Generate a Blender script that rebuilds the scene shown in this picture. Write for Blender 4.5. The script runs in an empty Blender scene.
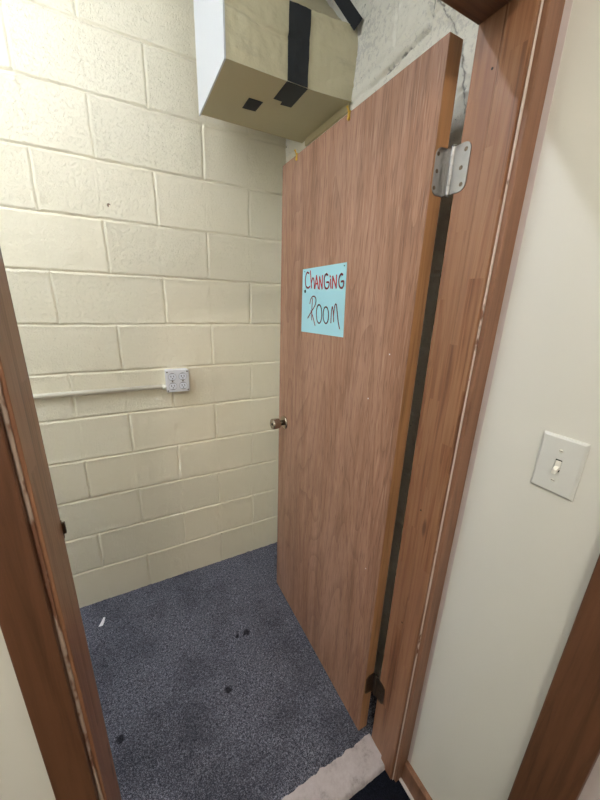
import bpy, bmesh, math, random
from mathutils import Vector, Matrix, noise
random.seed(4)
S = bpy.context.scene
C = S.collection
S.view_settings.view_transform = 'Standard'
S.view_settings.look = 'None'
S.view_settings.gamma = 1.0
S.view_settings.use_curve_mapping = False
S.view_settings.exposure = 0.42

# ------------------------------------------------------------------ helpers
def lin(c):
    return tuple((x / 12.92 if x <= .04045 else ((x + .055) / 1.055) ** 2.4) for x in [v / 255 for v in c]) + (1,)

def obj(name, bm, mat, parent=None, smooth=False, bevel=0):
    me = bpy.data.meshes.new(name)
    bm.normal_update()
    if parent:
        bmesh.ops.translate(bm, verts=bm.verts, vec=-parent_origin(parent))
    bm.to_mesh(me); bm.free()
    me.materials.append(mat)
    o = bpy.data.objects.new(name, me); C.objects.link(o)
    if parent: o.parent = parent
    if smooth:
        for p in me.polygons: p.use_smooth = True
    if bevel:
        b = o.modifiers.new('bevel', 'BEVEL'); b.width = bevel; b.segments = 2; b.limit_method = 'ANGLE'
    return o

def parent_origin(p):
    v = Vector((0, 0, 0))
    while p: v += p.location; p = p.parent
    return v

def tag(o, label=None, cat=None, group=None, kind=None):
    if label: o['label'] = label
    if cat: o['category'] = cat
    if group: o['group'] = group
    if kind: o['kind'] = kind
    return o

def thing(name, label, cat, loc, group=None):
    o = bpy.data.objects.new(name, None); C.objects.link(o)
    o.location = loc; o.empty_display_size = .05
    return tag(o, label, cat, group)

def struct(name, bm, mat, smooth=False, bevel=0, label=None):
    o = obj(name, bm, mat, None, smooth, bevel); tag(o, label, None, None, 'structure'); return o

def box(bm, a, b):
    vs = [bm.verts.new((x, y, z)) for x in (a[0], b[0]) for y in (a[1], b[1]) for z in (a[2], b[2])]
    for f in ((0,1,3,2),(4,6,7,5),(0,4,5,1),(2,3,7,6),(0,2,6,4),(1,5,7,3)):
        bm.faces.new([vs[i] for i in f])
    return vs

def boxes(*ab):
    bm = bmesh.new()
    for a, b in ab: box(bm, a, b)
    bmesh.ops.recalc_face_normals(bm, faces=bm.faces)
    return bm

def lathe(bm, prof, axis, origin, n=28):
    """prof: list of (distance along axis, radius)"""
    ax = Vector(axis).normalized()
    u = ax.orthogonal().normalized(); v = ax.cross(u)
    o = Vector(origin); rings = []
    for d, r in prof:
        rings.append([bm.verts.new(o + ax * d + (u * math.cos(2*math.pi*i/n) + v * math.sin(2*math.pi*i/n)) * max(r, 1e-5)) for i in range(n)])
    for a, b in zip(rings, rings[1:]):
        for i in range(n): bm.faces.new((a[i], a[(i+1) % n], b[(i+1) % n], b[i]))
    bm.faces.new(rings[0]); bm.faces.new(rings[-1])
    bmesh.ops.recalc_face_normals(bm, faces=bm.faces)

def prism(pts, thick, to3):
    """extrude a 2D outline; to3(u, v, w) gives the 3D point"""
    bm = bmesh.new()
    a = [bm.verts.new(to3(u, v, 0)) for u, v in pts]; b = [bm.verts.new(to3(u, v, thick)) for u, v in pts]
    bm.faces.new(a); bm.faces.new(b[::-1]); n = len(pts)
    for i in range(n): bm.faces.new((a[i], a[(i+1) % n], b[(i+1) % n], b[i]))
    bmesh.ops.recalc_face_normals(bm, faces=bm.faces)
    return bm

def rrect(u0, v0, u1, v1, r, n=5, corners=(1,1,1,1)):
    out = []
    for (cx, cy, a0), c in zip(((u1-r, v1-r, 0), (u0+r, v1-r, 90), (u0+r, v0+r, 180), (u1-r, v0+r, 270)), corners):
        if c:
            for i in range(n+1):
                a = math.radians(a0 + 90*i/n); out.append((cx + r*math.cos(a), cy + r*math.sin(a)))
        else:
            a = math.radians(a0+45); out.append((cx + math.copysign(r, math.cos(a)), cy + math.copysign(r, math.sin(a))))
    return out

# ------------------------------------------------------------------ materials
class N:
    def __init__(s, name, rough=.5, metal=0, spec=.5):
        s.m = bpy.data.materials.new(name); s.m.use_nodes = True
        s.t = s.m.node_tree; s.b = s.t.nodes['Principled BSDF']
        s.b.inputs['Roughness'].default_value = rough; s.b.inputs['Metallic'].default_value = metal
        s.b.inputs['Specular IOR Level'].default_value = spec
        s.co = s.n('ShaderNodeTexCoord').outputs['Object']
    def n(s, k, **kw):
        x = s.t.nodes.new(k)
        for a, v in kw.items(): setattr(x, a, v)
        return x
    def lk(s, a, b): s.t.links.new(a, b)
    def put(s, inp, v):
        if hasattr(v, 'links') or isinstance(v, bpy.types.NodeSocket): s.lk(v, inp)
        else: inp.default_value = v
    def map(s, scale=(1,1,1), loc=(0,0,0), rot=(0,0,0), src=None):
        x = s.n('ShaderNodeMapping'); s.put(x.inputs['Vector'], src or s.co)
        x.inputs['Scale'].default_value = scale; x.inputs['Location'].default_value = loc; x.inputs['Rotation'].default_value = rot
        return x.outputs[0]
    def noise(s, scale, detail=4, rough=.5, vec=None, dist=0):
        x = s.n('ShaderNodeTexNoise'); s.put(x.inputs['Vector'], vec or s.co)
        x.inputs['Scale'].default_value = scale; x.inputs['Detail'].default_value = detail
        x.inputs['Roughness'].default_value = rough; x.inputs['Distortion'].default_value = dist
        return x.outputs[0]
    def math(s, op, a, b=0.0, c=0.0):
        x = s.n('ShaderNodeMath', operation=op)
        for i, v in enumerate((a, b, c)): s.put(x.inputs[i], v)
        return x.outputs[0]
    def ramp(s, f, *stops):
        x = s.n('ShaderNodeValToRGB'); s.put(x.inputs[0], f); e = x.color_ramp.elements
        while len(e) < len(stops): e.new(.5)
        for el, (p, c) in zip(e, stops): el.position = p; el.color = c if len(c) == 4 else tuple(c)+(1,)
        return x.outputs[0]
    def mix(s, f, a, b, mode='MIX'):
        x = s.n('ShaderNodeMix', data_type='RGBA', blend_type=mode)
        s.put(x.inputs[0], f); s.put(x.inputs[6], a); s.put(x.inputs[7], b); return x.outputs[2]
    def sep(s, v=None):
        x = s.n('ShaderNodeSeparateXYZ'); s.put(x.inputs[0], v or s.co); return x.outputs
    def color(s, v): s.put(s.b.inputs['Base Color'], v)
    def bump(s, h, strength=.3, dist=.002):
        x = s.n('ShaderNodeBump'); x.inputs['Distance'].default_value = dist
        s.put(x.inputs['Strength'], strength); s.put(x.inputs['Height'], h)
        s.lk(x.outputs[0], s.b.inputs['Normal']); return s.m

def plain(name, rgb, rough=.5, metal=0, var=.06, nscale=30, bump=0):
    m = N(name, rough, metal); c = lin(rgb)
    m.color(m.mix(m.noise(nscale), tuple(x*(1-var) for x in c[:3])+(1,), tuple(min(1, x*(1+var)) for x in c[:3])+(1,)))
    if bump: m.bump(m.noise(nscale*4), bump, .001)
    return m.m

BH = .2032; X0 = -.105; Z0 = .006; COURSE0 = 0
def block_paint(name, axis, rough_patches=False):
    m = N(name, .42, 0, .45)
    xyz = m.sep(); u = xyz[axis]; z = xyz[2]
    row = m.math('FLOOR', m.math('DIVIDE', m.math('SUBTRACT', z, Z0), BH))
    par = m.math('MODULO', row, 2.0)
    col = m.math('FLOOR', m.math('DIVIDE', m.math('ADD', m.math('SUBTRACT', u, X0), m.math('MULTIPLY', par, BH)), 2*BH))
    cv = m.n('ShaderNodeCombineXYZ'); m.lk(row, cv.inputs[0]); m.lk(col, cv.inputs[1])
    wn = m.n('ShaderNodeTexWhiteNoise', noise_dimensions='3D'); m.lk(cv.outputs[0], wn.inputs[0])
    r = wn.outputs[0]
    base = m.mix(m.noise(2.2, 3), lin((239,229,202)), lin((244,236,213)))
    base = m.mix(m.math('MULTIPLY', r, .35), base, lin((229,222,200)))
    if rough_patches: base = m.mix(.75, base, lin((240,238,230)))
    # scuffs of grime
    g = m.ramp(m.noise(9, 6, .7), (.62, (0,0,0)), (.8, (1,1,1)))
    base = m.mix(m.math('MULTIPLY', g, .16), base, lin((186,174,142)))
    h1 = m.noise(150, 3, .6)                       # pebbly paint
    h2 = m.ramp(m.noise(95, 5, .7), (.35, (0,0,0)), (.47, (1,1,1)))   # pits
    h = m.math('ADD', m.math('MULTIPLY', h1, .8), m.math('MULTIPLY', h2, .45))
    h = m.math('ADD', h, m.math('MULTIPLY', m.noise(30, 4, .65), .7))
    if rough_patches:
        def vm(op, a, b=None):
            x = m.n('ShaderNodeVectorMath', operation=op); m.put(x.inputs[0], a)
            if b is not None: m.put(x.inputs[1], b)
            return x.outputs['Value'] if op in ('DISTANCE', 'LENGTH', 'DOT_PRODUCT') else x.outputs[0]
        nz = m.n('ShaderNodeTexNoise'); m.lk(m.co, nz.inputs['Vector']); nz.inputs['Scale'].default_value = 45; nz.inputs['Detail'].default_value = 5
        P = vm('ADD', m.co, vm('MULTIPLY', vm('SUBTRACT', nz.outputs['Color'], (.5,.5,.5)), (.0, .022, .022)))
        P = vm('MULTIPLY', P, (0, 1, 1)); best = None
        pts = [(-.845,2.40), (-.840,2.262), (-.836,2.214), (-.79,2.212), (-.707,2.206), (-.64,2.201)]
        pairs = list(zip(pts, pts[1:])) + [((-.86,2.262), (-.93,2.165)), ((-.95,2.13), (-.985,1.99)), ((-.90,2.31), (-.95,2.20))]
        for (a0, a1), (b0, b1) in pairs:
            A = Vector((0, a0, a1)); B = Vector((0, b0, b1)); D = B - A
            pa = vm('SUBTRACT', P, tuple(A))
            t = m.math('DIVIDE', vm('DOT_PRODUCT', pa, tuple(D)), D.length_squared); t = m.math('MINIMUM', m.math('MAXIMUM', t, 0.0), 1.0)
            sc = m.n('ShaderNodeVectorMath', operation='SCALE'); sc.inputs[0].default_value = tuple(D); m.lk(t, sc.inputs['Scale'])
            d = vm('DISTANCE', pa, sc.outputs[0]); best = d if best is None else m.math('MINIMUM', best, d)
        best = m.math('ADD', best, m.math('MULTIPLY', m.math('SUBTRACT', m.noise(26, 3), .5), .010))
        crack = m.ramp(best, (.0012, (1,1,1)), (.0042, (0,0,0)))
        base = m.mix(m.math('MULTIPLY', crack, .8), base, lin((70,66,58)))
        # grey mottling where the paint is thin: by the duct and by the corner of the doorway
        z1 = m.math('SUBTRACT', 1.0, m.math('DIVIDE', vm('DISTANCE', m.co, (-.12, -.57, 2.33)), .13))
        z2 = m.math('SUBTRACT', 1.0, m.math('DIVIDE', vm('DISTANCE', m.co, (-.12, -.93, 2.24)), .17))
        zz = m.math('MAXIMUM', m.math('MAXIMUM', z1, z2), 0.0)
        mot = m.ramp(m.math('ADD', m.noise(75, 6, .75), m.math('MULTIPLY', zz, .13)), (.57, (0,0,0)), (.64, (1,1,1)))
        base = m.mix(m.math('MULTIPLY', mot, .32), base, lin((150,146,150)))
        k = m.ramp(m.noise(42, 6, .75), (.31, (0,0,0)), (.36, (1,1,1)))
        k2 = m.ramp(m.noise(7, 3), (.42, (1,1,1)), (.54, (0,0,0)))
        h = m.math('MULTIPLY', h, .45)
        kk = m.math('MAXIMUM', k, k2)
        base = m.mix(kk, lin((84,80,70)), base)
        h = m.math('ADD', h, m.math('MULTIPLY', kk, 1.5))
    m.color(base)
    st = m.math('MULTIPLY_ADD', r, .45, .48)
    return m.bump(h, st, .0036)

def jamb_wood(name, ua, va, dark=1.0):
    """vertical grain softwood, stained, with finger-jointed blocks"""
    m = N(name, .38, 0, .5)
    xyz = m.sep()
    u = m.math('ADD', m.math('MULTIPLY', xyz[ua], 1.0), m.math('MULTIPLY', xyz[va], .7)); z = xyz[2]
    lane = m.math('FLOOR', m.math('DIVIDE', u, .031))
    zz = m.math('ADD', z, m.math('MULTIPLY', lane, .137))
    seg = m.math('FLOOR', m.math('DIVIDE', zz, .37))
    cv = m.n('ShaderNodeCombineXYZ'); m.lk(lane, cv.inputs[0]); m.lk(seg, cv.inputs[1])
    wn = m.n('ShaderNodeTexWhiteNoise', noise_dimensions='3D'); m.lk(cv.outputs[0], wn.inputs[0]); r = wn.outputs[0]
    c2 = m.n('ShaderNodeCombineXYZ'); m.lk(m.math('MULTIPLY', u, 1.0), c2.inputs[0]); m.lk(m.math('MULTIPLY', z, .035), c2.inputs[1]); m.lk(m.math('MULTIPLY', r, 3.0), c2.inputs[2])
    g = m.noise(95, 4, .55, c2.outputs[0], .25)
    fine = m.noise(330, 3, .6, c2.outputs[0])
    c = m.ramp(g, (.3, lin((74*dark,42*dark,26*dark))), (.42, lin((128*dark,82*dark,55*dark))), (.53, lin((148*dark,105*dark,75*dark))), (.72, lin((166*dark,124*dark,94*dark))))
    ring = m.math('FRACT', m.math('MULTIPLY', m.noise(34, 2, .4, c2.outputs[0], .3), 11.0))
    c = m.mix(m.ramp(ring, (0, (.55,.55,.55)), (.22, (0,0,0)), (1, (0,0,0))), c, lin((92*dark,54*dark,34*dark)))
    c = m.mix(m.math('MULTIPLY', fine, .35), c, lin((112*dark,70*dark,42*dark)))
    c = m.mix(m.math('MULTIPLY', r, .6), c, lin((158*dark,115*dark,88*dark)))
    kn = m.n('ShaderNodeTexVoronoi'); m.lk(m.map((14, 14, 3.1)), kn.inputs['Vector']); kn.inputs['Scale'].default_value = 1
    k = m.ramp(kn.outputs['Distance'], (.055, (1,1,1)), (.11, (0,0,0)))
    c = m.mix(m.math('MULTIPLY', k, .75), c, lin((62,34,22)))
    m.color(c)
    return m.bump(g, .12, .001)

def casing_wood(name, base=(126,84,62)):
    m = N(name, .45, 0, .4)
    v = m.map((1, 1, .05))
    g = m.noise(60, 5, .6, v, .6)
    b = lin(base); f = lambda k: tuple(x*k for x in b[:3])+(1,)
    c = m.ramp(g, (.3, f(.55)), (.5, f(1)), (.7, f(1.25)))
    c = m.mix(m.math('MULTIPLY', m.noise(5, 3), .5), c, f(.8))
    kn = m.n('ShaderNodeTexVoronoi'); m.lk(m.map((9, 9, 3.3), (.3, .1, .2)), kn.inputs['Vector']); kn.inputs['Scale'].default_value = 1
    k = m.ramp(kn.outputs['Distance'], (.09, (1,1,1)), (.17, (0,0,0)))
    c = m.mix(m.math('MULTIPLY', k, .85), c, f(.28))
    m.color(c); return m.bump(g, .12, .001)

def veneer():
    m = N('door veneer', .42, 0, .4)
    v = m.map((1, 1, .045))
    warp = m.map((1, 1, .28))
    g = m.noise(26, 5, .62, v, .5)
    big = m.noise(7, 3, .5, m.map((1, 1, .13), rot=(math.radians(6), 0, 0)), 1.4)
    c = m.ramp(g, (.3, lin((122,86,66))), (.5, lin((150,109,86))), (.7, lin((172,132,108))))
    c = m.mix(m.ramp(big, (.4, (0,0,0)), (.65, (.75,.75,.75))), c, lin((174,136,115)))
    ring = m.math('FRACT', m.math('MULTIPLY', m.noise(4.2, 2, .45, m.map((1, 1, .16), (0, .4, .2))), 16.0))
    c = m.mix(m.ramp(ring, (0, (.38,.38,.38)), (.35, (0,0,0)), (1, (0,0,0))), c, lin((110,74,57)))
    fl = m.noise(260, 2, .5, m.map((1, 1, .06)))
    flecks = m.ramp(fl, (.54, (0,0,0)), (.64, (1,1,1)))
    c = m.mix(m.math('MULTIPLY', flecks, .42), c, lin((92,60,48)))
    fl2 = m.ramp(m.noise(210, 2, .5, m.map((1, 1, .05), (.3,.7,.1))), (.58, (0,0,0)), (.7, (1,1,1)))
    c = m.mix(m.math('MULTIPLY', fl2, .35), c, lin((204,168,146)))
    m.color(c); return m.bump(fl, .08, .001)

def carpet(name, lo, mid, hi, spots=()):
    m = N(name, .95, 0, .1)
    f = m.noise(330, 3, .7); f2 = m.noise(120, 4, .6)
    t = m.math('ADD', m.math('MULTIPLY', f, .72), m.math('MULTIPLY', f2, .28))
    c = m.ramp(t, (.38, lin(lo)), (.5, lin(mid)), (.62, lin(hi)))
    g = m.ramp(m.noise(3.2, 6, .65), (.46, (0,0,0)), (.66, (1,1,1)))
    c = m.mix(m.math('MULTIPLY', g, .55), c, lin(lo))
    for x, y, r in spots:
        d = m.n('ShaderNodeVectorMath', operation='DISTANCE'); m.lk(m.co, d.inputs[0]); d.inputs[1].default_value = (x, y, 0)
        dd = m.math('ADD', d.outputs['Value'], m.math('MULTIPLY', m.math('SUBTRACT', m.noise(70, 2), .5), r*1.3))
        k = m.ramp(m.math('DIVIDE', dd, r), (.55, (.85,.85,.85)), (1.0, (0,0,0)))
        c = m.mix(k, c, lin((22,22,28)))
    m.color(c)
    return m.bump(m.math('ADD', f, m.math('MULTIPLY', f2, .8)), .9, .006)

M = {}
M['block'] = block_paint('cream painted block', 0)
M['block2'] = block_paint('cream painted block rough', 1, True)
M['jamb'] = jamb_wood('stained jamb wood', 1, 0)
M['head'] = jamb_wood('stained head wood', 1, 0, .8)
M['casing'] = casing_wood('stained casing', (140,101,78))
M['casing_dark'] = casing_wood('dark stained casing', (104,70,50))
M['veneer'] = veneer()
M['edge'] = casing_wood('door edge wood', (172,128,90))
M['hall_paint'] = plain('off white wall paint', (229,228,221), .5, 0, .015, 3)
M['ceiling'] = plain('ceiling white', (225,224,216), .8)
M['white_trim'] = plain('pinkish white paint', (214,204,204), .5, 0, .05, 20)
M['carpet'] = carpet('blue grey carpet', (44,45,54), (92,94,107), (176,178,194),
    [(-.675,-.702,.017), (-.573,-.502,.011), (-.528,-.503,.020), (-1.071,-.68,.018)])
M['navy'] = carpet('navy carpet', (10,12,18), (24,27,38), (42,46,60))
def concrete():
    m = N('painted concrete', .8)
    c = m.ramp(m.noise(26, 6, .7), (.3, lin((146,138,137))), (.45, lin((180,171,172))), (.68, lin((194,186,188))))
    m.color(c); return m.bump(m.noise(60, 5), .5, .003)
M['concrete'] = concrete()
def caulk(name, col, thr):
    m = N(name, .6)
    k = m.ramp(m.noise(13, 5, .7, m.map((1, 1, .35))), (thr, (0,0,0)), (thr+.05, (1,1,1)))
    z = m.ramp(m.math('MULTIPLY', m.sep()[2], .5), (.2, (1,1,1)), (1, (1,1,1)))
    m.color(m.mix(k, lin((118,80,60)), lin(col))); return m.m
M['caulk_white'] = caulk('white caulk', (214,200,190), .36)
M['caulk_grey'] = caulk('grey smeared caulk', (170,150,136), .45)
M['nickel'] = plain('brushed nickel', (150,149,148), .38, 1, .08, 80)
M['nickel_dark'] = plain('tarnished hinge', (104,92,80), .42, 1, .2, 60)
M['brass'] = plain('brass', (222,184,84), .3, .85)
M['knob'] = plain('aged chrome', (176,164,150), .16, 1, .1, 30)
M['plate'] = plain('ivory plate plastic', (224,225,222), .35, 0, .02)
M['toggle'] = plain('white toggle', (246,244,236), .3)
M['dark'] = plain('dark slot', (28,26,24), .7)
M['recept'] = plain('white receptacle', (226,228,236), .4)
M['rim'] = plain('grey socket rim', (150,150,152), .6)  # grey stands in for the shade in the gap round the sockets
M['galv'] = plain('painted metal box', (222,222,226), .4, 0)
M['raceway'] = plain('cream raceway', (242,238,222), .35)
M['paper'] = plain('pale blue paper', (166,216,228), .7, 0, .03, 12)
M['ink'] = plain('red marker', (190,52,56), .6, 0, .25, 120)
M['ink2'] = plain('brown red marker', (150,72,76), .6, 0, .25, 120)
M['scrap'] = plain('white scrap', (240,240,246), .6)
M['tape'] = plain('black duct tape', (34,37,41), .7, 0, .12, 30, .2)
M['white_panel'] = plain('white panel', (218,221,226), .45, 0, .01)
def wrap(name, base, crink):
    m = N(name, .5, 0, .4)
    c = m.mix(m.noise(6, 4), lin(base), lin(tuple(x*.93 for x in base)))
    st = m.ramp(m.noise(9, 5, .65, m.map((1, 1, 2.6))), (.58, (0,0,0)), (.76, (1,1,1)))
    c = m.mix(m.math('MULTIPLY', st, .3 if crink else .06), c, lin(tuple(x*.62 for x in base)))
    m.color(c)
    h = m.math('ADD', m.noise(30, 5, .6, m.map((1, 1, 1.5), rot=(0, .3, 0))), m.math('MULTIPLY', m.noise(75, 3), .35))
    return m.bump(h, .55 if crink else .06, .006)
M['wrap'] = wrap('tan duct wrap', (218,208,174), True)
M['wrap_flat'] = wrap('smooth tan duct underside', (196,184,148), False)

# ------------------------------------------------------------------ block walls (real mortar joints)
def grid_lines(lo, hi, joints, fine_lo, fine_hi, step):
    s = {round(lo, 5), round(hi, 5)}
    for j in joints:
        if fine_lo - .02 < j < fine_hi + .02:
            for d in (-.011, -.008, -.0058, -.0038, -.0018, 0, .0018, .0038, .0058, .008, .011):
                if lo < j+d < hi: s.add(round(j+d, 5))
    x = lo
    while x < hi:
        if not any(abs(x - j) < .013 and fine_lo - .02 < j < fine_hi + .02 for j in joints): s.add(round(x, 5))
        x += step if fine_lo < x < fine_hi else .08
    return sorted(s)

def fbm(v, s): return noise.noise(v * s)

def block_wall(name, u0, u1, ztop, fine, to3, mat, carve=None, step=.016, zf=None):
    ju = [X0 + k*BH for k in range(-24, 14)]
    jz = [Z0 + k*BH for k in range(1, 14)]
    U = grid_lines(u0, u1, ju, fine[0], fine[1], step)
    Z = grid_lines(-.03, ztop, jz, 0, ztop, step)
    if zf: Z = sorted({z for z in Z if z < zf[0]} | {zf[0] + zf[1]*i for i in range(int((ztop-zf[0])/zf[1])+1)})
    bm = bmesh.new(); rows = []
    for z in Z:
        k = math.floor((z - Z0)/BH); r = []
        for u in U:
            p = Vector((u, z, 3.7 if to3(0,0,0).x == 0 else 9.1))
            d = 0
            # bed joint
            kz = round((z - Z0)/BH)
            wob = fbm(p, 9)*.0022 + fbm(p, 40)*.0012
            dz = abs(z - (Z0 + kz*BH) - wob)
            amt = .0042 + .0022*fbm(p, 6)
            if kz > 0: d += amt*math.exp(-(dz/.0042)**2) - .0012*math.exp(-((dz-.009)/.004)**2)
            # head joint
            ku = round((u - X0)/BH)
            if (ku - k) % 2 == 0:
                wob = fbm(p, 11)*.002 + fbm(p, 37)*.0012
                du = abs(u - (X0 + ku*BH) - wob)
                a2 = .0036 + .0024*fbm(p + Vector((7,1,2)), 5)
                inner = min(1, max(0, (abs(z - (Z0 + kz*BH)) - .004)/.004))
                d += inner*(a2*math.exp(-(du/.0042)**2) - .0012*math.exp(-((du-.0085)/.004)**2))
            d += .0009*fbm(p, 14) + .0013*fbm(p, 3.2)
            c = fbm(p, 55)
            if c > .3: d += .0022*(c-.3)*4
            if c < -.34: d += .002*(c+.34)*4
            if carve: d += carve(u, z, p)
            r.append(bm.verts.new(to3(u, z, d)))
        rows.append(r)
    for a, b in zip(rows, rows[1:]):
        for i in range(len(U)-1): bm.faces.new((a[i], a[i+1], b[i+1], b[i]))
    o = struct(name, bm, mat, True)
    return o

def back_carve(u, z, p):
    r = math.hypot(u + .892, z - 1.889)
    d = .006*math.exp(-(r/.009)**2)
    # curled nick above the hole
    rr = math.hypot(u + .905, z - 1.905)
    return d
block_wall('wall_back', -3.6, -.118, 2.72, (-1.5, -.12), lambda u, z, d: Vector((u, d, z)), M['block'], back_carve)

CR = [(-.836,2.33), (-.837,2.241), (-.832,2.218), (-.789,2.213), (-.703,2.207), (-.615,2.200)]
def seg_d(u, z, a, b):
    ax, az = a; bx, bz = b; t = ((u-ax)*(bx-ax)+(z-az)*(bz-az))/((bx-ax)**2+(bz-az)**2); t = max(0, min(1, t))
    return math.hypot(u-ax-t*(bx-ax), z-az-t*(bz-az))
def side_carve(u, z, p):
    if z < 1.9: return 0
    d = min(seg_d(u, z, a, b) for a, b in zip(CR, CR[1:]))
    d += .003*fbm(p, 60)
    g = .014*math.exp(-(d/.006)**2)
    if u < -.84 or z < 2.2: g += .007*max(0, fbm(p, 33)) + .006*max(0, fbm(p, 70)-.1)
    # a smear of plaster stands proud
    if u > -.835 and z > 2.2: g -= .004*min(1, d/.02)
    return g
block_wall('wall_right', -1.089, .0, 2.72, (-1.089, -.2), lambda u, z, d: Vector((-.12 + d, u, z)), M['block2'], side_carve, .007, (1.9, .004))

# ------------------------------------------------------------------ rest of the shell
YI, YO = -1.089, -1.204           # room side and hall side of the door wall
XJR, XJL, ZH = -.240, -1.014, 2.050
XS = -.195                        # hall side wall face
HF = -.03                         # hall floor level
struct('wall_front', boxes(((-3.6, YO, HF), (XJL-.019, YI, 2.72)), ((XJL-.019, YO, ZH+.019), (XJR+.019, YI, 2.72)),
                           ((XJR+.019, YO, HF), (-.118, YI, 2.72))), M['hall_paint'])
struct('wall_left', boxes(((-3.66, YO, 0), (-3.6, .06, 2.72))), M['hall_paint'])
struct('wall_hall_right', boxes(((XS, -1.485, HF), (-.06, YO, 2.72)), ((XS, -2.35, 2.06), (-.06, -1.485, 2.72)),
                                ((XS, -3.0, HF), (-.06, -2.35, 2.72))), M['hall_paint'])
struct('wall_hall_left', boxes(((-2.66, -3.0, HF), (-2.6, YO, 2.72))), M['hall_paint'])
struct('wall_hall_back', boxes(((-3.66, -3.06, HF), (-.06, -3.0, 2.72))), M['hall_paint'])
struct('ceiling', boxes(((-3.66, -3.06, 2.7), (.0, .06, 2.78))), M['ceiling'])

# carpeted floor of the changing room: a real nap, ragged along its cut edge
bm = bmesh.new()
xs = [-3.6 + .1*i for i in range(21)] + [-1.52 + .008*i for i in range(176)]
ys = [YI + .006 - .0 + (.014 if 0 else 0)] ; ys = [-1.078 + .008*i for i in range(136)]
rows = []
for j, y in enumerate(ys):
    r = []
    for x in xs:
        p = Vector((x, y, 0)); z = .003*noise.noise(p*45) + .002*noise.noise(p*12); yy = y
        if j == 0:
            yy = y - .018 - .008*noise.noise(p*60) - .006*noise.noise(p*18); z = -.012
        r.append(bm.verts.new((x, min(yy, .004), z)))
    rows.append(r)
for a, b in zip(rows, rows[1:]):
    for i in range(len(xs)-1): bm.faces.new((a[i], a[i+1], b[i+1], b[i]))
struct('floor', bm, M['carpet'], True)
struct('floor_hall', boxes(((-3.66, -3.06, HF-.05), (-.06, YO+.03, HF))), M['navy'])

# concrete threshold strip between the two carpets, worn and sloping to the hall
bm = bmesh.new(); rows = []
for j in range(16):
    y = -1.072 - .105*j/15; r = []
    for i in range(100):
        x = XJL + (XJR - XJL)*i/99; p = Vector((x, y, 0))
        z = -.004 - .008*j/15 + .0018*noise.noise(p*30); yy = y
        if j >= 14: yy += .003*noise.noise(p*50); 
        if j == 15: z = HF - .01
        r.append(bm.verts.new((x, yy, z)))
    rows.append(r)
for a, b in zip(rows, rows[1:]):
    for i in range(99): bm.faces.new((a[i], b[i], b[i+1], a[i+1]))
struct('trim_1', bm, M['concrete'], True, label='worn pale concrete threshold strip between the two carpets')

# ------------------------------------------------------------------ door frame
fr = thing('door_frame', 'stained wooden door frame around the doorway to the changing room', 'door frame', (-.627, -1.15, HF))
ST = -1.150
obj('jamb', boxes(((XJR, YO, HF), (XJR+.019, YI, ZH+.019))), M['jamb'], fr, bevel=.0015)
obj('door_stop', boxes(((XJR-.007, YO+.001, HF), (XJR+.001, ST, ZH-.0005))), M['jamb'], fr, bevel=.002)
obj('jamb', boxes(((XJL-.019, YO, HF), (XJL, YI, ZH+.019))), M['jamb'], fr, bevel=.0015)
obj('door_stop', boxes(((XJL-.001, YO+.001, HF), (XJL+.005, ST, ZH-.0005))), M['jamb'], fr, bevel=.002)
def headwood():
    m = N('stained head wood', .45); v = m.map((.06, 1, 1)); g = m.noise(70, 5, .6, v, .4)
    m.color(m.ramp(g, (.3, lin((84,54,38))), (.5, lin((112,76,55))), (.7, lin((130,92,68))))); return m.bump(g, .12, .001)
HW = headwood()
obj('head_jamb', boxes(((XJL, YO, ZH), (XJR, YI, ZH+.019))), HW, fr, bevel=.0015)
obj('head_stop', boxes(((XJL+.005, YO+.001, ZH-.005), (XJR-.005, ST, ZH+.001))), HW, fr, bevel=.002)
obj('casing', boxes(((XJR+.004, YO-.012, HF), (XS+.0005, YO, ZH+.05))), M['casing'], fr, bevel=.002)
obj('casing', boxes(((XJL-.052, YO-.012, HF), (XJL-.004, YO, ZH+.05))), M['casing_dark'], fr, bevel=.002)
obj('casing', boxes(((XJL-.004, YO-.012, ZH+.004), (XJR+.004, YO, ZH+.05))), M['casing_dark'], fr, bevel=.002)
def bead(x, y, z0, z1, r, mat, seed):
    bm = bmesh.new(); prev = None; z = z0; k = 0
    while z <= z1:
        w = r*(1 + .3*noise.noise(Vector((seed, z*9, 0))))
        ring = [bm.verts.new((x + w*math.cos(a), y + w*.6*math.sin(a), z)) for a in [2*math.pi*i/8 for i in range(8)]]
        if prev:
            for i in range(8): bm.faces.new((prev[i], prev[(i+1)%8], ring[(i+1)%8], ring[i]))
        prev = ring; z += .02
    bmesh.ops.recalc_face_normals(bm, faces=bm.faces)
    return obj('caulk_bead', bm, mat, fr, True)
bead(XJR+.0015, YO-.001, HF, 2.05, .0030, M['caulk_white'], 1.3)['label'] = 'thin white caulk line beside the right casing'
bead(XJL-.0015, YO-.001, HF, 2.05, .0028, M['caulk_grey'], 7.7)['label'] = 'smeared grey caulk line beside the left casing'
# strike plate let into the left jamb, its lip over the room-side edge
bm = boxes(((XJL-.004, YI-.001, 1.172), (XJL+.0004, YI+.0028, 1.204)), ((XJL-.001, YI, 1.180), (XJL+.004, YI+.004, 1.200)))
sp = obj('strike_plate', bm, M['nickel_dark'], fr); sp['label'] = 'small dark metal strike plate'
for y, z in ((YI-.045, 1.965), (YI-.05, 1.02), (YI-.05, .62)):
    bm = bmesh.new(); lathe(bm, [(0, .0022), (.0008, .0022), (.001, .0006)], (-1,0,0), (XJR+.0002, y, z), 10)
    obj('nail_hole', bm, M['dark'], fr)

# pale smear of paint where the side wall meets the casing
bm = boxes(((XS-.0008, YO-.024, .05), (XS+.001, YO-.011, 2.7)))
struct('trim_2', bm, M['white_trim'], label='narrow pinkish paint smear beside the right casing')
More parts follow.
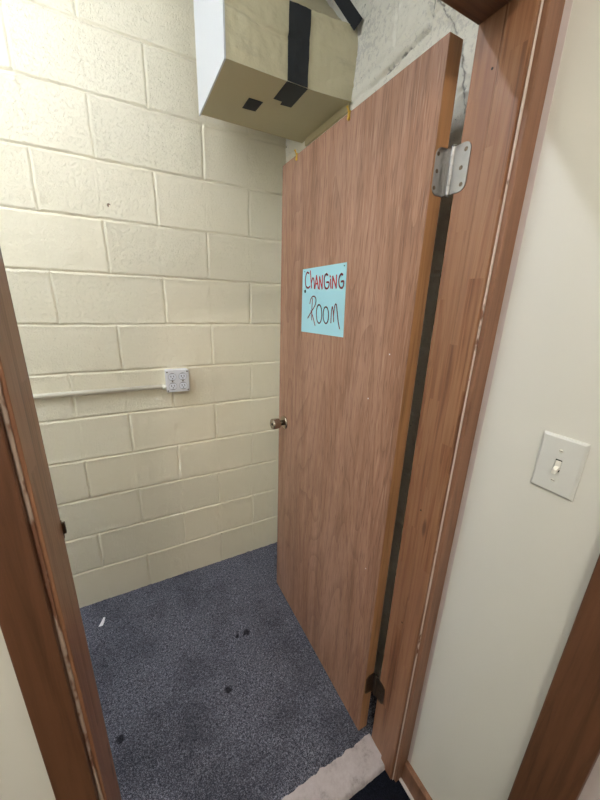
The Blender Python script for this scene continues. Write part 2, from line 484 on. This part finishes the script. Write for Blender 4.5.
# baseboard on the hall side wall
struct('baseboard_right', boxes(((XS-.017, -1.4815, HF), (XS+.001, YO-.0125, .058))), M['casing'], bevel=.002,
       label='short brown wooden baseboard under the light switch')
bm = boxes(((XS-.026, -1.4815, HF-.001), (XS-.0165, YO-.004, HF+.008)))
struct('trim_3', bm, M['white_trim'], bevel=.002, label='ragged white paint line at the foot of the baseboard')
# second casing on the hall side wall, with a white painted door beyond it
struct('trim_4', boxes(((XS-.02, -1.572, HF), (XS+.012, -1.482, 2.11))), M['casing_dark'], bevel=.003,
       label='dark wooden door casing at the right edge of the picture')
struct('door_2', boxes(((XS-.004, -2.35, HF+.008), (XS+.04, -1.570, 2.06))), M['white_trim'], bevel=.002,
       label='white painted door beside the dark casing')

# ------------------------------------------------------------------ the door
DX0, DX1, DN, DFY, DZ0, DZ1 = -.278, -.243, -1.060, -.307, .012, 2.045
dr = thing('wooden_door', 'open brown wood veneer door with a blue paper sign, hinged on the right jamb', 'door', ((DX0+DX1)/2, DN, DZ0))
obj('door_slab', boxes(((DX0, DFY, DZ0), (DX1, DN, DZ1))), M['edge'], dr, bevel=.0008)
obj('face_veneer', boxes(((DX0-.0016, DFY-.0002, DZ0), (DX0+.0002, DN+.0006, DZ1))), M['veneer'], dr)
obj('face_veneer', boxes(((DX1-.0002, DFY-.0002, DZ0), (DX1+.0016, DN+.0006, DZ1))), M['veneer'], dr)
def knob(sign, x):
    e = bpy.data.objects.new('door_knob', None); C.objects.link(e)
    e.parent = dr; w = Vector((x, DFY-.064, 1.010)); e.location = w - dr.location
    bm = bmesh.new(); lathe(bm, [(-.001,.031),(.002,.0315),(.006,.029),(.009,.020),(.0095,.014)], (sign,0,0), w); obj('rosette', bm, M['knob'], e, True)
    bm = bmesh.new(); lathe(bm, [(.008,.013),(.022,.012),(.026,.0185),(.030,.0225),(.036,.0235),(.058,.0255),(.0635,.0245),(.0655,.021),(.0655,.016),(.064,.0145),(.0635,.012)], (sign,0,0), w); obj('grip', bm, M['knob'], e, True)
    bm = bmesh.new(); lathe(bm, [(.062,.006),(.065,.006),(.0655,.004)], (sign,0,0), w, 12); obj('lock_button', bm, M['dark'], e, True)
    e['label'] = 'round aged chrome knob'
knob(-1, DX0-.0016); knob(1, DX1+.0016)
obj('latch_plate', boxes(((DX0+.006, DFY-.001, .98), (DX1-.006, DFY+.0012, 1.04)), ((DX0+.011, DFY, .999), (DX1-.012, DFY+.010, 1.021))), M['nickel'], dr)
# tiny chips in the face
for y, z in ((-.997, 1.42), (-.93, 1.28), (-1.0, .72)):
    bm = bmesh.new(); lathe(bm, [(0,.002),(.0004,.0018)], (-1,0,0), (DX0-.0016,y,z), 8)
    o = obj('chip', bm, M['scrap'], dr); o['label'] = 'pale nick in the veneer'

# hinges
def hinge(zc, mat, pinmat, label):
    px, py = -.2415, -1.0745; h = .089
    t = thing('door_hinge', label, 'hinge', (px, py, zc-h/2), 'door hinges')
    # leaf on the door edge (faces -y)
    pts = rrect(DX0+.002, zc-h/2, px, zc+h/2, .016, 6, (0,1,1,0))
    obj('hinge_leaf', prism(pts, .002, lambda u, v, w: Vector((u, DN-.0022+w, v))), mat, t, bevel=.0004)
    bm = boxes(((px-.003, py+.002, zc-h/2), (px+.001, DN-.0002, zc+h/2))); obj('leaf_return', bm, mat, t)
    # leaf on the jamb (faces -x)
    pts = rrect(-1.117, zc-h/2, py, zc+h/2, .016, 6, (0,1,1,0))
    obj('hinge_leaf', prism(pts, .002, lambda u, v, w: Vector((XJR-.0022+w, u, v))), mat, t, bevel=.0004)
    n = 5
    for k in range(n):
        z0 = zc-h/2 + h*k/n; bm = bmesh.new()
        lathe(bm, [(.0002,.0050),(.0005,.0056),(h/n-.0005,.0056),(h/n-.0002,.0050)], (0,0,1), (px, py, z0), 20)
        obj('knuckle', bm, pinmat, t)
    bm = bmesh.new(); lathe(bm, [(-.003,.002),(-.002,.004),(0,.004),(.001,.0035),(h,.0035),(h+.0005,.006),(h+.0025,.0062),(h+.0035,.004)], (0,0,1), (px,py,zc-h/2), 20)
    obj('hinge_pin', bm, pinmat, t, True)
    for k, dz in enumerate((-.031, 0, .031)):
        off = .010 if k != 1 else .004
        for c, ax in (((DX0+.010+(.008-off if k != 1 else 0), DN-.0022, zc+dz), (0,-1,0)), ((XJR-.0022, -1.104-(off-.008), zc+dz), (-1,0,0))):
            bm = bmesh.new(); lathe(bm, [(-.0005,.0042),(.0004,.0040),(.0008,.003),(.0004,.0012)], ax, c, 14)
            obj('screw', bm, M['nickel_dark'] if mat == M['nickel'] else mat, t, True)
    return t
hinge(1.8185, M['nickel'], M['nickel'], 'upper brushed nickel butt hinge beside the top of the door')
hinge(.252, M['nickel_dark'], M['nickel_dark'], 'lower tarnished butt hinge near the carpet')

# brass hooks over the door top
for y, lab in ((-.739, 'small brass hook over the door top, nearer the hinges'), (-.4275, 'small brass hook over the door top, nearer the corner')):
    b = boxes(((DX0-.0045, y-.0045, 2.030), (DX0-.0018, y+.0045, 2.0475)), ((DX0-.0045, y-.0045, 2.0455), (DX1+.004, y+.0045, 2.0478)),
              ((DX1+.002, y-.0045, 2.034), (DX1+.004, y+.0045, 2.0475)))
    lathe(b, [(-.002,.0052),(.002,.0052),(.004,.0035)], (-1,0,0), (DX0-.003, y, 2.031), 14)
    lathe(b, [(-.001,.0025),(.010,.0022),(.012,.004),(.014,.0035)], (-.5,0,1), (DX0-.004, y, 2.045), 10)
    tag(obj('brass_hook', b, M['brass']), lab, 'hook', 'brass hooks on the door top')

# ------------------------------------------------------------------ changing room sign
sg = thing('paper_sign', 'pale blue paper sign handwritten in red marker, pinned to the door', 'sign', (DX0-.0018, -.643, 1.55))
bm = bmesh.new(); rows = []
c00, c10, c11, c01 = (-.505, 1.436), (-.785, 1.442), (-.7775, 1.663), (-.5015, 1.661)
NN = 16
for j in range(NN+1):
    r = []
    for i in range(NN+1):
        s, t = i/NN, j/NN
        y = (c00[0]*(1-s)+c10[0]*s)*(1-t) + (c01[0]*(1-s)+c11[0]*s)*t; z = (c00[1]*(1-s)+c10[1]*s)*(1-t) + (c01[1]*(1-s)+c11[1]*s)*t
        curl = 0
        r.append(bm.verts.new((DX0-.0024-curl, y, z)))
    rows.append(r)
for a, b in zip(rows, rows[1:]):
    for i in range(NN): bm.faces.new((a[i], b[i], b[i+1], a[i+1]))
bmesh.ops.recalc_face_normals(bm, faces=bm.faces)
o = obj('paper_sheet', bm, M['paper'], sg); sm = o.modifiers.new('s', 'SOLIDIFY'); sm.thickness = .0004; sm.offset = 0
L = {'C': [(-0.5491, 1.6445), (-0.5369, 1.6485), (-0.5275, 1.6388), (-0.5243, 1.6217), (-0.5306, 1.602), (-0.5461, 1.5952), (-0.5602, 1.6)], 'h': [(-0.5592, 1.6519), (-0.5654, 1.6223), (-0.5723, 1.5947)], 'h2': [(-0.5691, 1.6108), (-0.5773, 1.6273), (-0.5867, 1.6195), (-0.5927, 1.5922)], 'A': [(-0.5961, 1.5922), (-0.6031, 1.634), (-0.6198, 1.5918)], 'A2': [(-0.5981, 1.6075), (-0.6148, 1.6083)], 'N': [(-0.6258, 1.5897), (-0.6242, 1.6294), (-0.6443, 1.5902), (-0.6431, 1.6321)], 'G': [(-0.6754, 1.6317), (-0.6674, 1.636), (-0.6581, 1.6306), (-0.6551, 1.615), (-0.6619, 1.5951), (-0.6747, 1.5905), (-0.6846, 1.5966), (-0.6847, 1.609), (-0.6702, 1.6102)], 'i': [(-0.6932, 1.6187), (-0.6985, 1.5917)], 'i2': [(-0.6898, 1.6287), (-0.6916, 1.626)], 'N2': [(-0.7074, 1.5904), (-0.7059, 1.6272), (-0.7293, 1.5912), (-0.7268, 1.6293)], 'G2': [(-0.7611, 1.6283), (-0.7528, 1.6316), (-0.7444, 1.6248), (-0.7412, 1.6121), (-0.7473, 1.5953), (-0.76, 1.5903), (-0.7678, 1.5967), (-0.7675, 1.6094), (-0.7543, 1.6091)]}
L2 = {'R': [(-0.5646, 1.5408), (-0.5696, 1.5561), (-0.5847, 1.5657), (-0.6007, 1.5628), (-0.6069, 1.5514), (-0.6016, 1.5352), (-0.5855, 1.5196), (-0.5679, 1.5034), (-0.5524, 1.4891)], 'R1': [(-0.5819, 1.5584), (-0.5809, 1.5303), (-0.5815, 1.4841)], 'R2': [(-0.575, 1.5161), (-0.5915, 1.4935), (-0.6082, 1.466)], 'm': [(-0.7103, 1.482), (-0.7098, 1.5122), (-0.7133, 1.5333), (-0.7213, 1.5147), (-0.7261, 1.4863)], 'm2': [(-0.7237, 1.5069), (-0.7274, 1.5365), (-0.7355, 1.5402), (-0.744, 1.5157), (-0.7522, 1.4889), (-0.7626, 1.4669)], 'o': [(-0.6293, 1.5384), (-0.6375, 1.5355), (-0.6446, 1.5272), (-0.6493, 1.515), (-0.6507, 1.5013), (-0.6486, 1.4886), (-0.6432, 1.4796), (-0.6356, 1.4759), (-0.6273, 1.4785), (-0.6199, 1.4869), (-0.615, 1.4994), (-0.6136, 1.5135), (-0.616, 1.5263), (-0.6216, 1.5351), (-0.6293, 1.5384)], 'o2': [(-0.6742, 1.5322), (-0.6818, 1.5298), (-0.6885, 1.5226), (-0.6929, 1.5121), (-0.6942, 1.5002), (-0.6922, 1.4893), (-0.6872, 1.4814), (-0.6801, 1.4782), (-0.6723, 1.4804), (-0.6654, 1.4876), (-0.6608, 1.4984), (-0.6596, 1.5106), (-0.6618, 1.5216), (-0.667, 1.5293), (-0.6742, 1.5322)]}
def stroke(bm, pts, w, x, curvy=True):
    if curvy and len(pts) > 3:          # Catmull-Rom
        P = [pts[0]] + pts + [pts[-1]]; q = []
        for i in range(1, len(P)-2):
            for k in range(5):
                t = k/5; a, b, c, d = (Vector(P[j]) for j in (i-1, i, i+1, i+2))
                q.append(.5*((2*b) + (c-a)*t + (2*a-5*b+4*c-d)*t*t + (3*b-a-3*c+d)*t**3))
        q.append(Vector(pts[-1])); pts = q
    pts = [Vector(p) for p in pts]
    for a, b in zip(pts, pts[1:]):
        d = (b-a).normalized(); n = Vector((-d.y, d.x))*w/2; e = d*w*.3
        f = [bm.verts.new((x, v.x, v.y)) for v in (a-e+n, b+e+n, b+e-n, a-e-n)]
        bm.faces.new(f)
def lettering(name, D, w, mat, x):
    bm = bmesh.new()
    for i, (k, p) in enumerate(D.items()):
        stroke(bm, p, w, x - .00002*i, k[0] in 'CGhoRm')
    g = bmesh.ops.extrude_face_region(bm, geom=bm.faces[:])
    bmesh.ops.translate(bm, verts=[v for v in g['geom'] if isinstance(v, bmesh.types.BMVert)], vec=(-.0002, 0, 0))
    return obj(name, bm, mat, sg)
lettering('lettering', L, .0058, M['ink'], DX0-.0028)['label'] = 'word CHANGING in red marker'
lettering('lettering', L2, .0044, M['ink2'], DX0-.0028)['label'] = 'word ROOM in brownish red marker'
for y, z, r in ((-.5255, 1.5837, .0062), (-.518, 1.652, .002), (-.766, 1.654, .002)):
    bm = bmesh.new(); lathe(bm, [(-.001, r), (.0006, r*.9), (.001, r*.5)], (-1,0,0), (DX0-.0030, y, z), 14); obj('pin', bm, M['dark'], sg)

# ------------------------------------------------------------------ air duct
DB = 2.200; DXL, DXR, DYF, DYB, DT = -.551, -.123, -.500, -.163, 2.392
du = thing('air_duct', 'tan wrapped square air duct with black tape, above the door', 'air duct', (-.34, -.33, DB))
def sheet(f, nu, nv, mat, name, label=None, flip=False):
    bm = bmesh.new(); rows = [[bm.verts.new(f(i/nu, j/nv)) for i in range(nu+1)] for j in range(nv+1)]
    for a, b in zip(rows, rows[1:]):
        for i in range(nu): bm.faces.new((a[i], a[i+1], b[i+1], b[i]))
    bmesh.ops.remove_doubles(bm, verts=bm.verts, dist=1e-6)
    bmesh.ops.recalc_face_normals(bm, faces=bm.faces)
    o = obj(name, bm, mat, du, True)
    if label: o['label'] = label
    return o
def yfront(x, z):
    """front of the wrapped duct: lumpy, bulging towards the wall end"""
    p = Vector((x, z, 0)); s = max(0, (x + .30)/.18); t = (z-DB)/(DT-DB)
    e = min(1, t*6)*1.0
    return DYF - (.018 + .016*math.sin(math.pi*min(1, max(0, t*.8))))*min(1, s)**1.3 - e*(.004*noise.noise(p*20) + .0022*noise.noise(Vector((x*50, z*36, 1))) + .005*noise.noise(Vector((x*5, z*22, 4))) - .005*math.exp(-((z-2.315-.01*math.sin(x*20))/.006)**2)*(1 if x < -.32 else .3))
def wrap_front(s, t):
    x = DXL + .001 + (DXR-DXL-.001)*s; z = DB + (DT-DB)*t
    return Vector((x, yfront(x, z), z))
sheet(wrap_front, 110, 56, M['wrap'], 'duct_wrap', 'crinkled tan wrap on the front')
# core: underside, back, top
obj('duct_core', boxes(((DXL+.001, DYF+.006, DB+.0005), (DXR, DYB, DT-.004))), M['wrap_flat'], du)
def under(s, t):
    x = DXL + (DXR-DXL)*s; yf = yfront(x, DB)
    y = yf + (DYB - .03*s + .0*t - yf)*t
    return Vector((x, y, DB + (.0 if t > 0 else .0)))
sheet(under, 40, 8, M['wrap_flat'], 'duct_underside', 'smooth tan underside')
obj('end_panel', boxes(((DXL-.004, DYF+.001, DB-.001), (DXL+.001, DYB+.012, DT+.31))), M['white_panel'], du)['label'] = 'flat white end panel'
# riser: wrapped section climbing back to the ceiling
def riser(s, t):
    x = DXL + .002 + (DXR-DXL-.002)*s; p = Vector((x, t, 5))
    y = DYF + .004 + .30*t + .004*noise.noise(p*20); z = DT - .002 + .31*t
    return Vector((x, y, z))
sheet(riser, 60, 24, M['wrap'], 'duct_riser', 'sloping upper length of tan wrap')
obj('riser_core', prism([(DYF+.02, DT-.01), (DYF+.325, DT+.305), (DYB+.06, DT+.305), (DYB, DT-.01)], DXR-DXL-.004, lambda u, v, w: Vector((DXL+.002+w, u, v))), M['wrap_flat'], du)
# thin tan strip under the wall end of the duct
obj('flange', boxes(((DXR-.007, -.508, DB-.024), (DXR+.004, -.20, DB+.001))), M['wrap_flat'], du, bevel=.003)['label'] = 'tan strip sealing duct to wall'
# black tapes
def tape_front(s, t):
    x = -.358 + .072*s + .002*t; z = DB + (DT-DB-.003)*t
    return Vector((x, yfront(x, z) - .0036, z))
sheet(tape_front, 10, 40, M['tape'], 'tape_strip', 'vertical black tape strip on the front')
obj('tape_strip', prism([(-.358,-.5005), (-.284,-.5005), (-.284,-.381), (-.324,-.377), (-.326,-.396), (-.358,-.396)], .0012, lambda u, v, w: Vector((u, v, DB-.0014+w))), M['tape'], du)['label'] = 'end of black tape folded under the duct'
obj('tape_patch', prism([(-.431,-.357), (-.381,-.358), (-.384,-.291), (-.432,-.287)], .0012, lambda u, v, w: Vector((u, v, DB-.0014+w))), M['tape'], du)['label'] = 'small square black tape patch'
def tape_up(s, t):
    # runs along the seam of riser and wall, hugging both
    a = Vector((-.150, -.545 + .27*t, 2.362 + .31*t)); b = Vector((-.128, -.556 + .30*t, 2.393 + .345*t))
    m_ = a.lerp(b, s); m_.y -= .006*math.sin(math.pi*s); return m_
sheet(tape_up, 6, 16, M['tape'], 'tape_strip', 'black tape along the seam between upper duct and wall')

# ------------------------------------------------------------------ outlet box and raceway on the block wall
ox0, ox1, oz0, oz1, oy = -.745, -.640, 1.116, 1.222, -.047
ob = thing('outlet_box', 'surface mounted electrical box with four sockets on the block wall', 'electrical outlet', ((ox0+ox1)/2, 0, oz0))
bm = bmesh.new(); box(bm, (ox0+.002, oy+.003, oz0+.002), (ox1-.002, .003, oz1-.002)); obj('box_body', bm, M['galv'], ob, bevel=.003)
obj('cover_plate', prism(rrect(ox0, oz0, ox1, oz1, .006), .004, lambda u, v, w: Vector((u, oy+w, v))), M['galv'], ob, bevel=.0012)
cx, cz = (ox0+ox1)/2, (oz0+oz1)/2
for sx in (-1, 1):
    for sz in (-1, 1):
        x, z = cx + sx*.0235, cz + sz*.0225 - .002
        pts = []
        for i in range(24):
            a = 2*math.pi*i/24; pts.append((x + .0172*math.cos(a), z + max(-.0135, min(.0135, .0172*math.sin(a)))))
        r = obj('socket', prism(pts, .004, lambda u, v, w: Vector((u, oy-.0035+w, v))), M['recept'], ob, bevel=.0006)
        b = boxes(*[((x+dx-.0013, oy-.0038, z-.001), (x+dx+.0013, oy-.0030, z+.0072)) for dx in (-.0062, .0062)])
        lathe(b, [(0, .0025), (.0007, .0025)], (0, 1, 0), (x, oy-.0038, z-.0070), 10)
        obj('socket_slots', b, M['dark'], r)
        # shadow gap round each socket, put in as a grey ring
        bm = bmesh.new(); lathe(bm, [(0,.0186),(.0008,.0186)], (0,1,0), (x, oy-.0006, z), 24); obj('socket_rim', bm, M['rim'], ob)
for x, z in ((cx-.045, cz+.044), (cx+.045, cz+.044), (cx-.045, cz-.046), (cx+.045, cz-.046), (cx-.0235, cz-.001), (cx+.0235, cz-.001)):
    bm = bmesh.new(); lathe(bm, [(0,.0036),(.0012,.003),(.0015,.001)], (0,-1,0), (x, oy, z), 12); obj('screw', bm, M['nickel_dark'], ob, True)
bm = bmesh.new(); lathe(bm, [(0,.0115),(.004,.0125),(.012,.0125),(.016,.0115)], (1,0,0), (ox0-.014, -.013, 1.136), 20)
obj('connector', bm, M['raceway'], ob, True)
rc = bmesh.new(); lathe(rc, [(0,.0105),(1.62,.0105)], (1,0,-.003), (-2.374, -.011, 1.144), 20)
tag(obj('conduit', rc, M['raceway'], None, True), 'thin cream conduit running along the block wall to the outlet box', 'conduit')

# hole left by an anchor, and a small nick
wa = bmesh.new(); lathe(wa, [(-.001,.0085),(.0006,.0075),(.0012,.005),(.0002,.003)], (0,-1,0), (-.890, .0035, 1.888), 14)
tag(obj('wall_plug', wa, plain('dull brown plug', (150,132,112), .8)), 'small brown wall plug in the block wall above the conduit', 'wall plug')

# ------------------------------------------------------------------ light switch
sw = thing('light_switch', 'white toggle light switch with rectangular cover plate on the hall wall', 'light switch', (XS, -1.385, 1.208))
yc, zc = -1.385, 1.2655
bm = bmesh.new()
o4 = [(yc-.036, zc-.057), (yc+.036, zc-.057), (yc+.036, zc+.057), (yc-.036, zc+.057)]
i4 = [(yc-.032, zc-.053), (yc+.032, zc-.053), (yc+.032, zc+.053), (yc-.032, zc+.053)]
h4 = [(yc-.0055, zc-.0125), (yc+.0055, zc-.0125), (yc+.0055, zc+.0125), (yc-.0055, zc+.0125)]
ring = lambda P, d: [bm.verts.new((XS-d, u, v)) for u, v in P]
R0, R1, R2, R3, R4 = ring(o4, 0), ring(o4, .003), ring(i4, .0062), ring(h4, .0062), ring(h4, .002)
for a, b in ((R0,R1),(R1,R2),(R2,R3),(R3,R4)):
    for i in range(4): bm.faces.new((a[i], a[(i+1)%4], b[(i+1)%4], b[i]))
bm.faces.new(R4); bmesh.ops.recalc_face_normals(bm, faces=bm.faces)
obj('cover_plate', bm, M['plate'], sw, bevel=.0008)
obj('toggle_slot', boxes(((XS-.0035, yc-.0054, zc-.0124), (XS-.0015, yc+.0054, zc+.0124))), M['dark'], sw)
tg = bmesh.new(); vs = box(tg, (XS-.002, yc-.0047, zc-.008), (XS-.006, yc+.0047, zc+.0095))
vs2 = box(tg, (XS-.004, yc-.0042, zc-.0085), (XS-.0145, yc+.0042, zc+.001))
for v in vs2:
    if v.co.x < XS-.01: v.co.z -= .007; v.co.y = yc + (v.co.y-yc)*.85
bmesh.ops.recalc_face_normals(tg, faces=tg.faces)
obj('toggle', tg, M['toggle'], sw, bevel=.0012)
for dz in (-.030, .030):
    bm = bmesh.new(); lathe(bm, [(0,.0036),(.0008,.0034),(.0014,.002)], (-1,0,0), (XS-.0060, yc, zc+dz), 16)
    s_ = obj('screw', bm, M['toggle'], sw, True)
    obj('screw_slot', boxes(((XS-.0078, yc-.0028, zc+dz-.0004), (XS-.0072, yc+.0028, zc+dz+.0004))), M['nickel_dark'], s_)

# ------------------------------------------------------------------ scrap of paper on the carpet
bm = bmesh.new()
P = [(-.014,-.020), (.004,-.022), (.010,-.004), (.014,.018), (.006,.022), (-.002,.006)]
top = [bm.verts.new((-1.149+u, -.143+v, .0065 + .004*abs(u)*50*.02 + (.004 if i in (3,4) else 0))) for i, (u, v) in enumerate(P)]
bot = [bm.verts.new((v.co.x, v.co.y, v.co.z-.0012)) for v in top]
bm.faces.new(top); bm.faces.new(bot[::-1])
for i in range(6): bm.faces.new((top[i], top[(i+1)%6], bot[(i+1)%6], bot[i]))
bmesh.ops.recalc_face_normals(bm, faces=bm.faces)
tag(obj('paper_scrap', bm, M['scrap']), 'tiny torn scrap of white paper lying on the grey carpet', 'paper scrap')

# ------------------------------------------------------------------ lamps of the place
def fixture(name, x0, x1, y, z, label):
    t = thing(name, label, 'ceiling light', ((x0+x1)/2, y, z))
    bm = boxes(((x0, y-.045, z+.035), (x1, y+.045, 2.7))); obj('housing', bm, M['white_panel'], t, bevel=.004)
    for x in (x0+.008, x1-.008):
        obj('tube_holder', boxes(((x-.008, y-.016, z-.002), (x+.008, y+.016, z+.036))), M['white_panel'], t)
    e = N('fluorescent tube', .4); e.color((.9,.95,1,1)); e.b.inputs['Emission Color'].default_value = COL; e.b.inputs['Emission Strength'].default_value = STR
    bm = bmesh.new(); lathe(bm, [(0,.013),(x1-x0-.03,.013)], (1,0,0), (x0+.015, y, z+.014), 20)
    obj('tube', bm, e.m, t, True)
COL = (.84, .90, 1.0, 1); STR = 64
fixture('tube_light', -3.35, -.95, -.71, 2.60, 'long fluorescent tube light on the changing room ceiling')
gl = thing('globe_light', 'warm round globe light on the hall ceiling', 'ceiling light', (-1.23, -2.35, 2.55))
bm = bmesh.new(); lathe(bm, [(0,.075),(.012,.072),(.03,.05),(.045,.045)], (0,0,-1), (-1.23,-2.35,2.70), 28); obj('ceiling_rose', bm, M['white_panel'], gl, True)
e = N('globe glass', .4); e.color((1,.98,.93,1)); e.b.inputs['Emission Color'].default_value = (1.0, .93, .83, 1); e.b.inputs['Emission Strength'].default_value = 140
bm = bmesh.new(); lathe(bm, [(.07*(1-math.cos(a)), .07*math.sin(a)) for a in [math.pi*k/12 for k in range(13)]], (0,0,-1), (-1.23,-2.35,2.66), 28); obj('globe', bm, e.m, gl, True)

w = bpy.data.worlds.new('world'); S.world = w; w.use_nodes = True
w.node_tree.nodes['Background'].inputs[0].default_value = (.8,.85,1,1); w.node_tree.nodes['Background'].inputs[1].default_value = .05

# ------------------------------------------------------------------ camera
cam = bpy.data.cameras.new('camera'); co = bpy.data.objects.new('camera', cam); C.objects.link(co)
cam.sensor_fit = 'HORIZONTAL'; cam.sensor_width = 36; cam.lens = 323.20/600*36; cam.shift_x = 2.15/600; cam.shift_y = 2.39/600; cam.clip_start = .02
co.matrix_world = Matrix.Translation((-.8930, -1.6374, 1.5433)) @ Matrix.Rotation(-.4923, 4, 'Z') @ Matrix.Rotation(math.pi/2 - .2996, 4, 'X') @ Matrix.Rotation(.0322, 4, 'Z')
S.camera = co
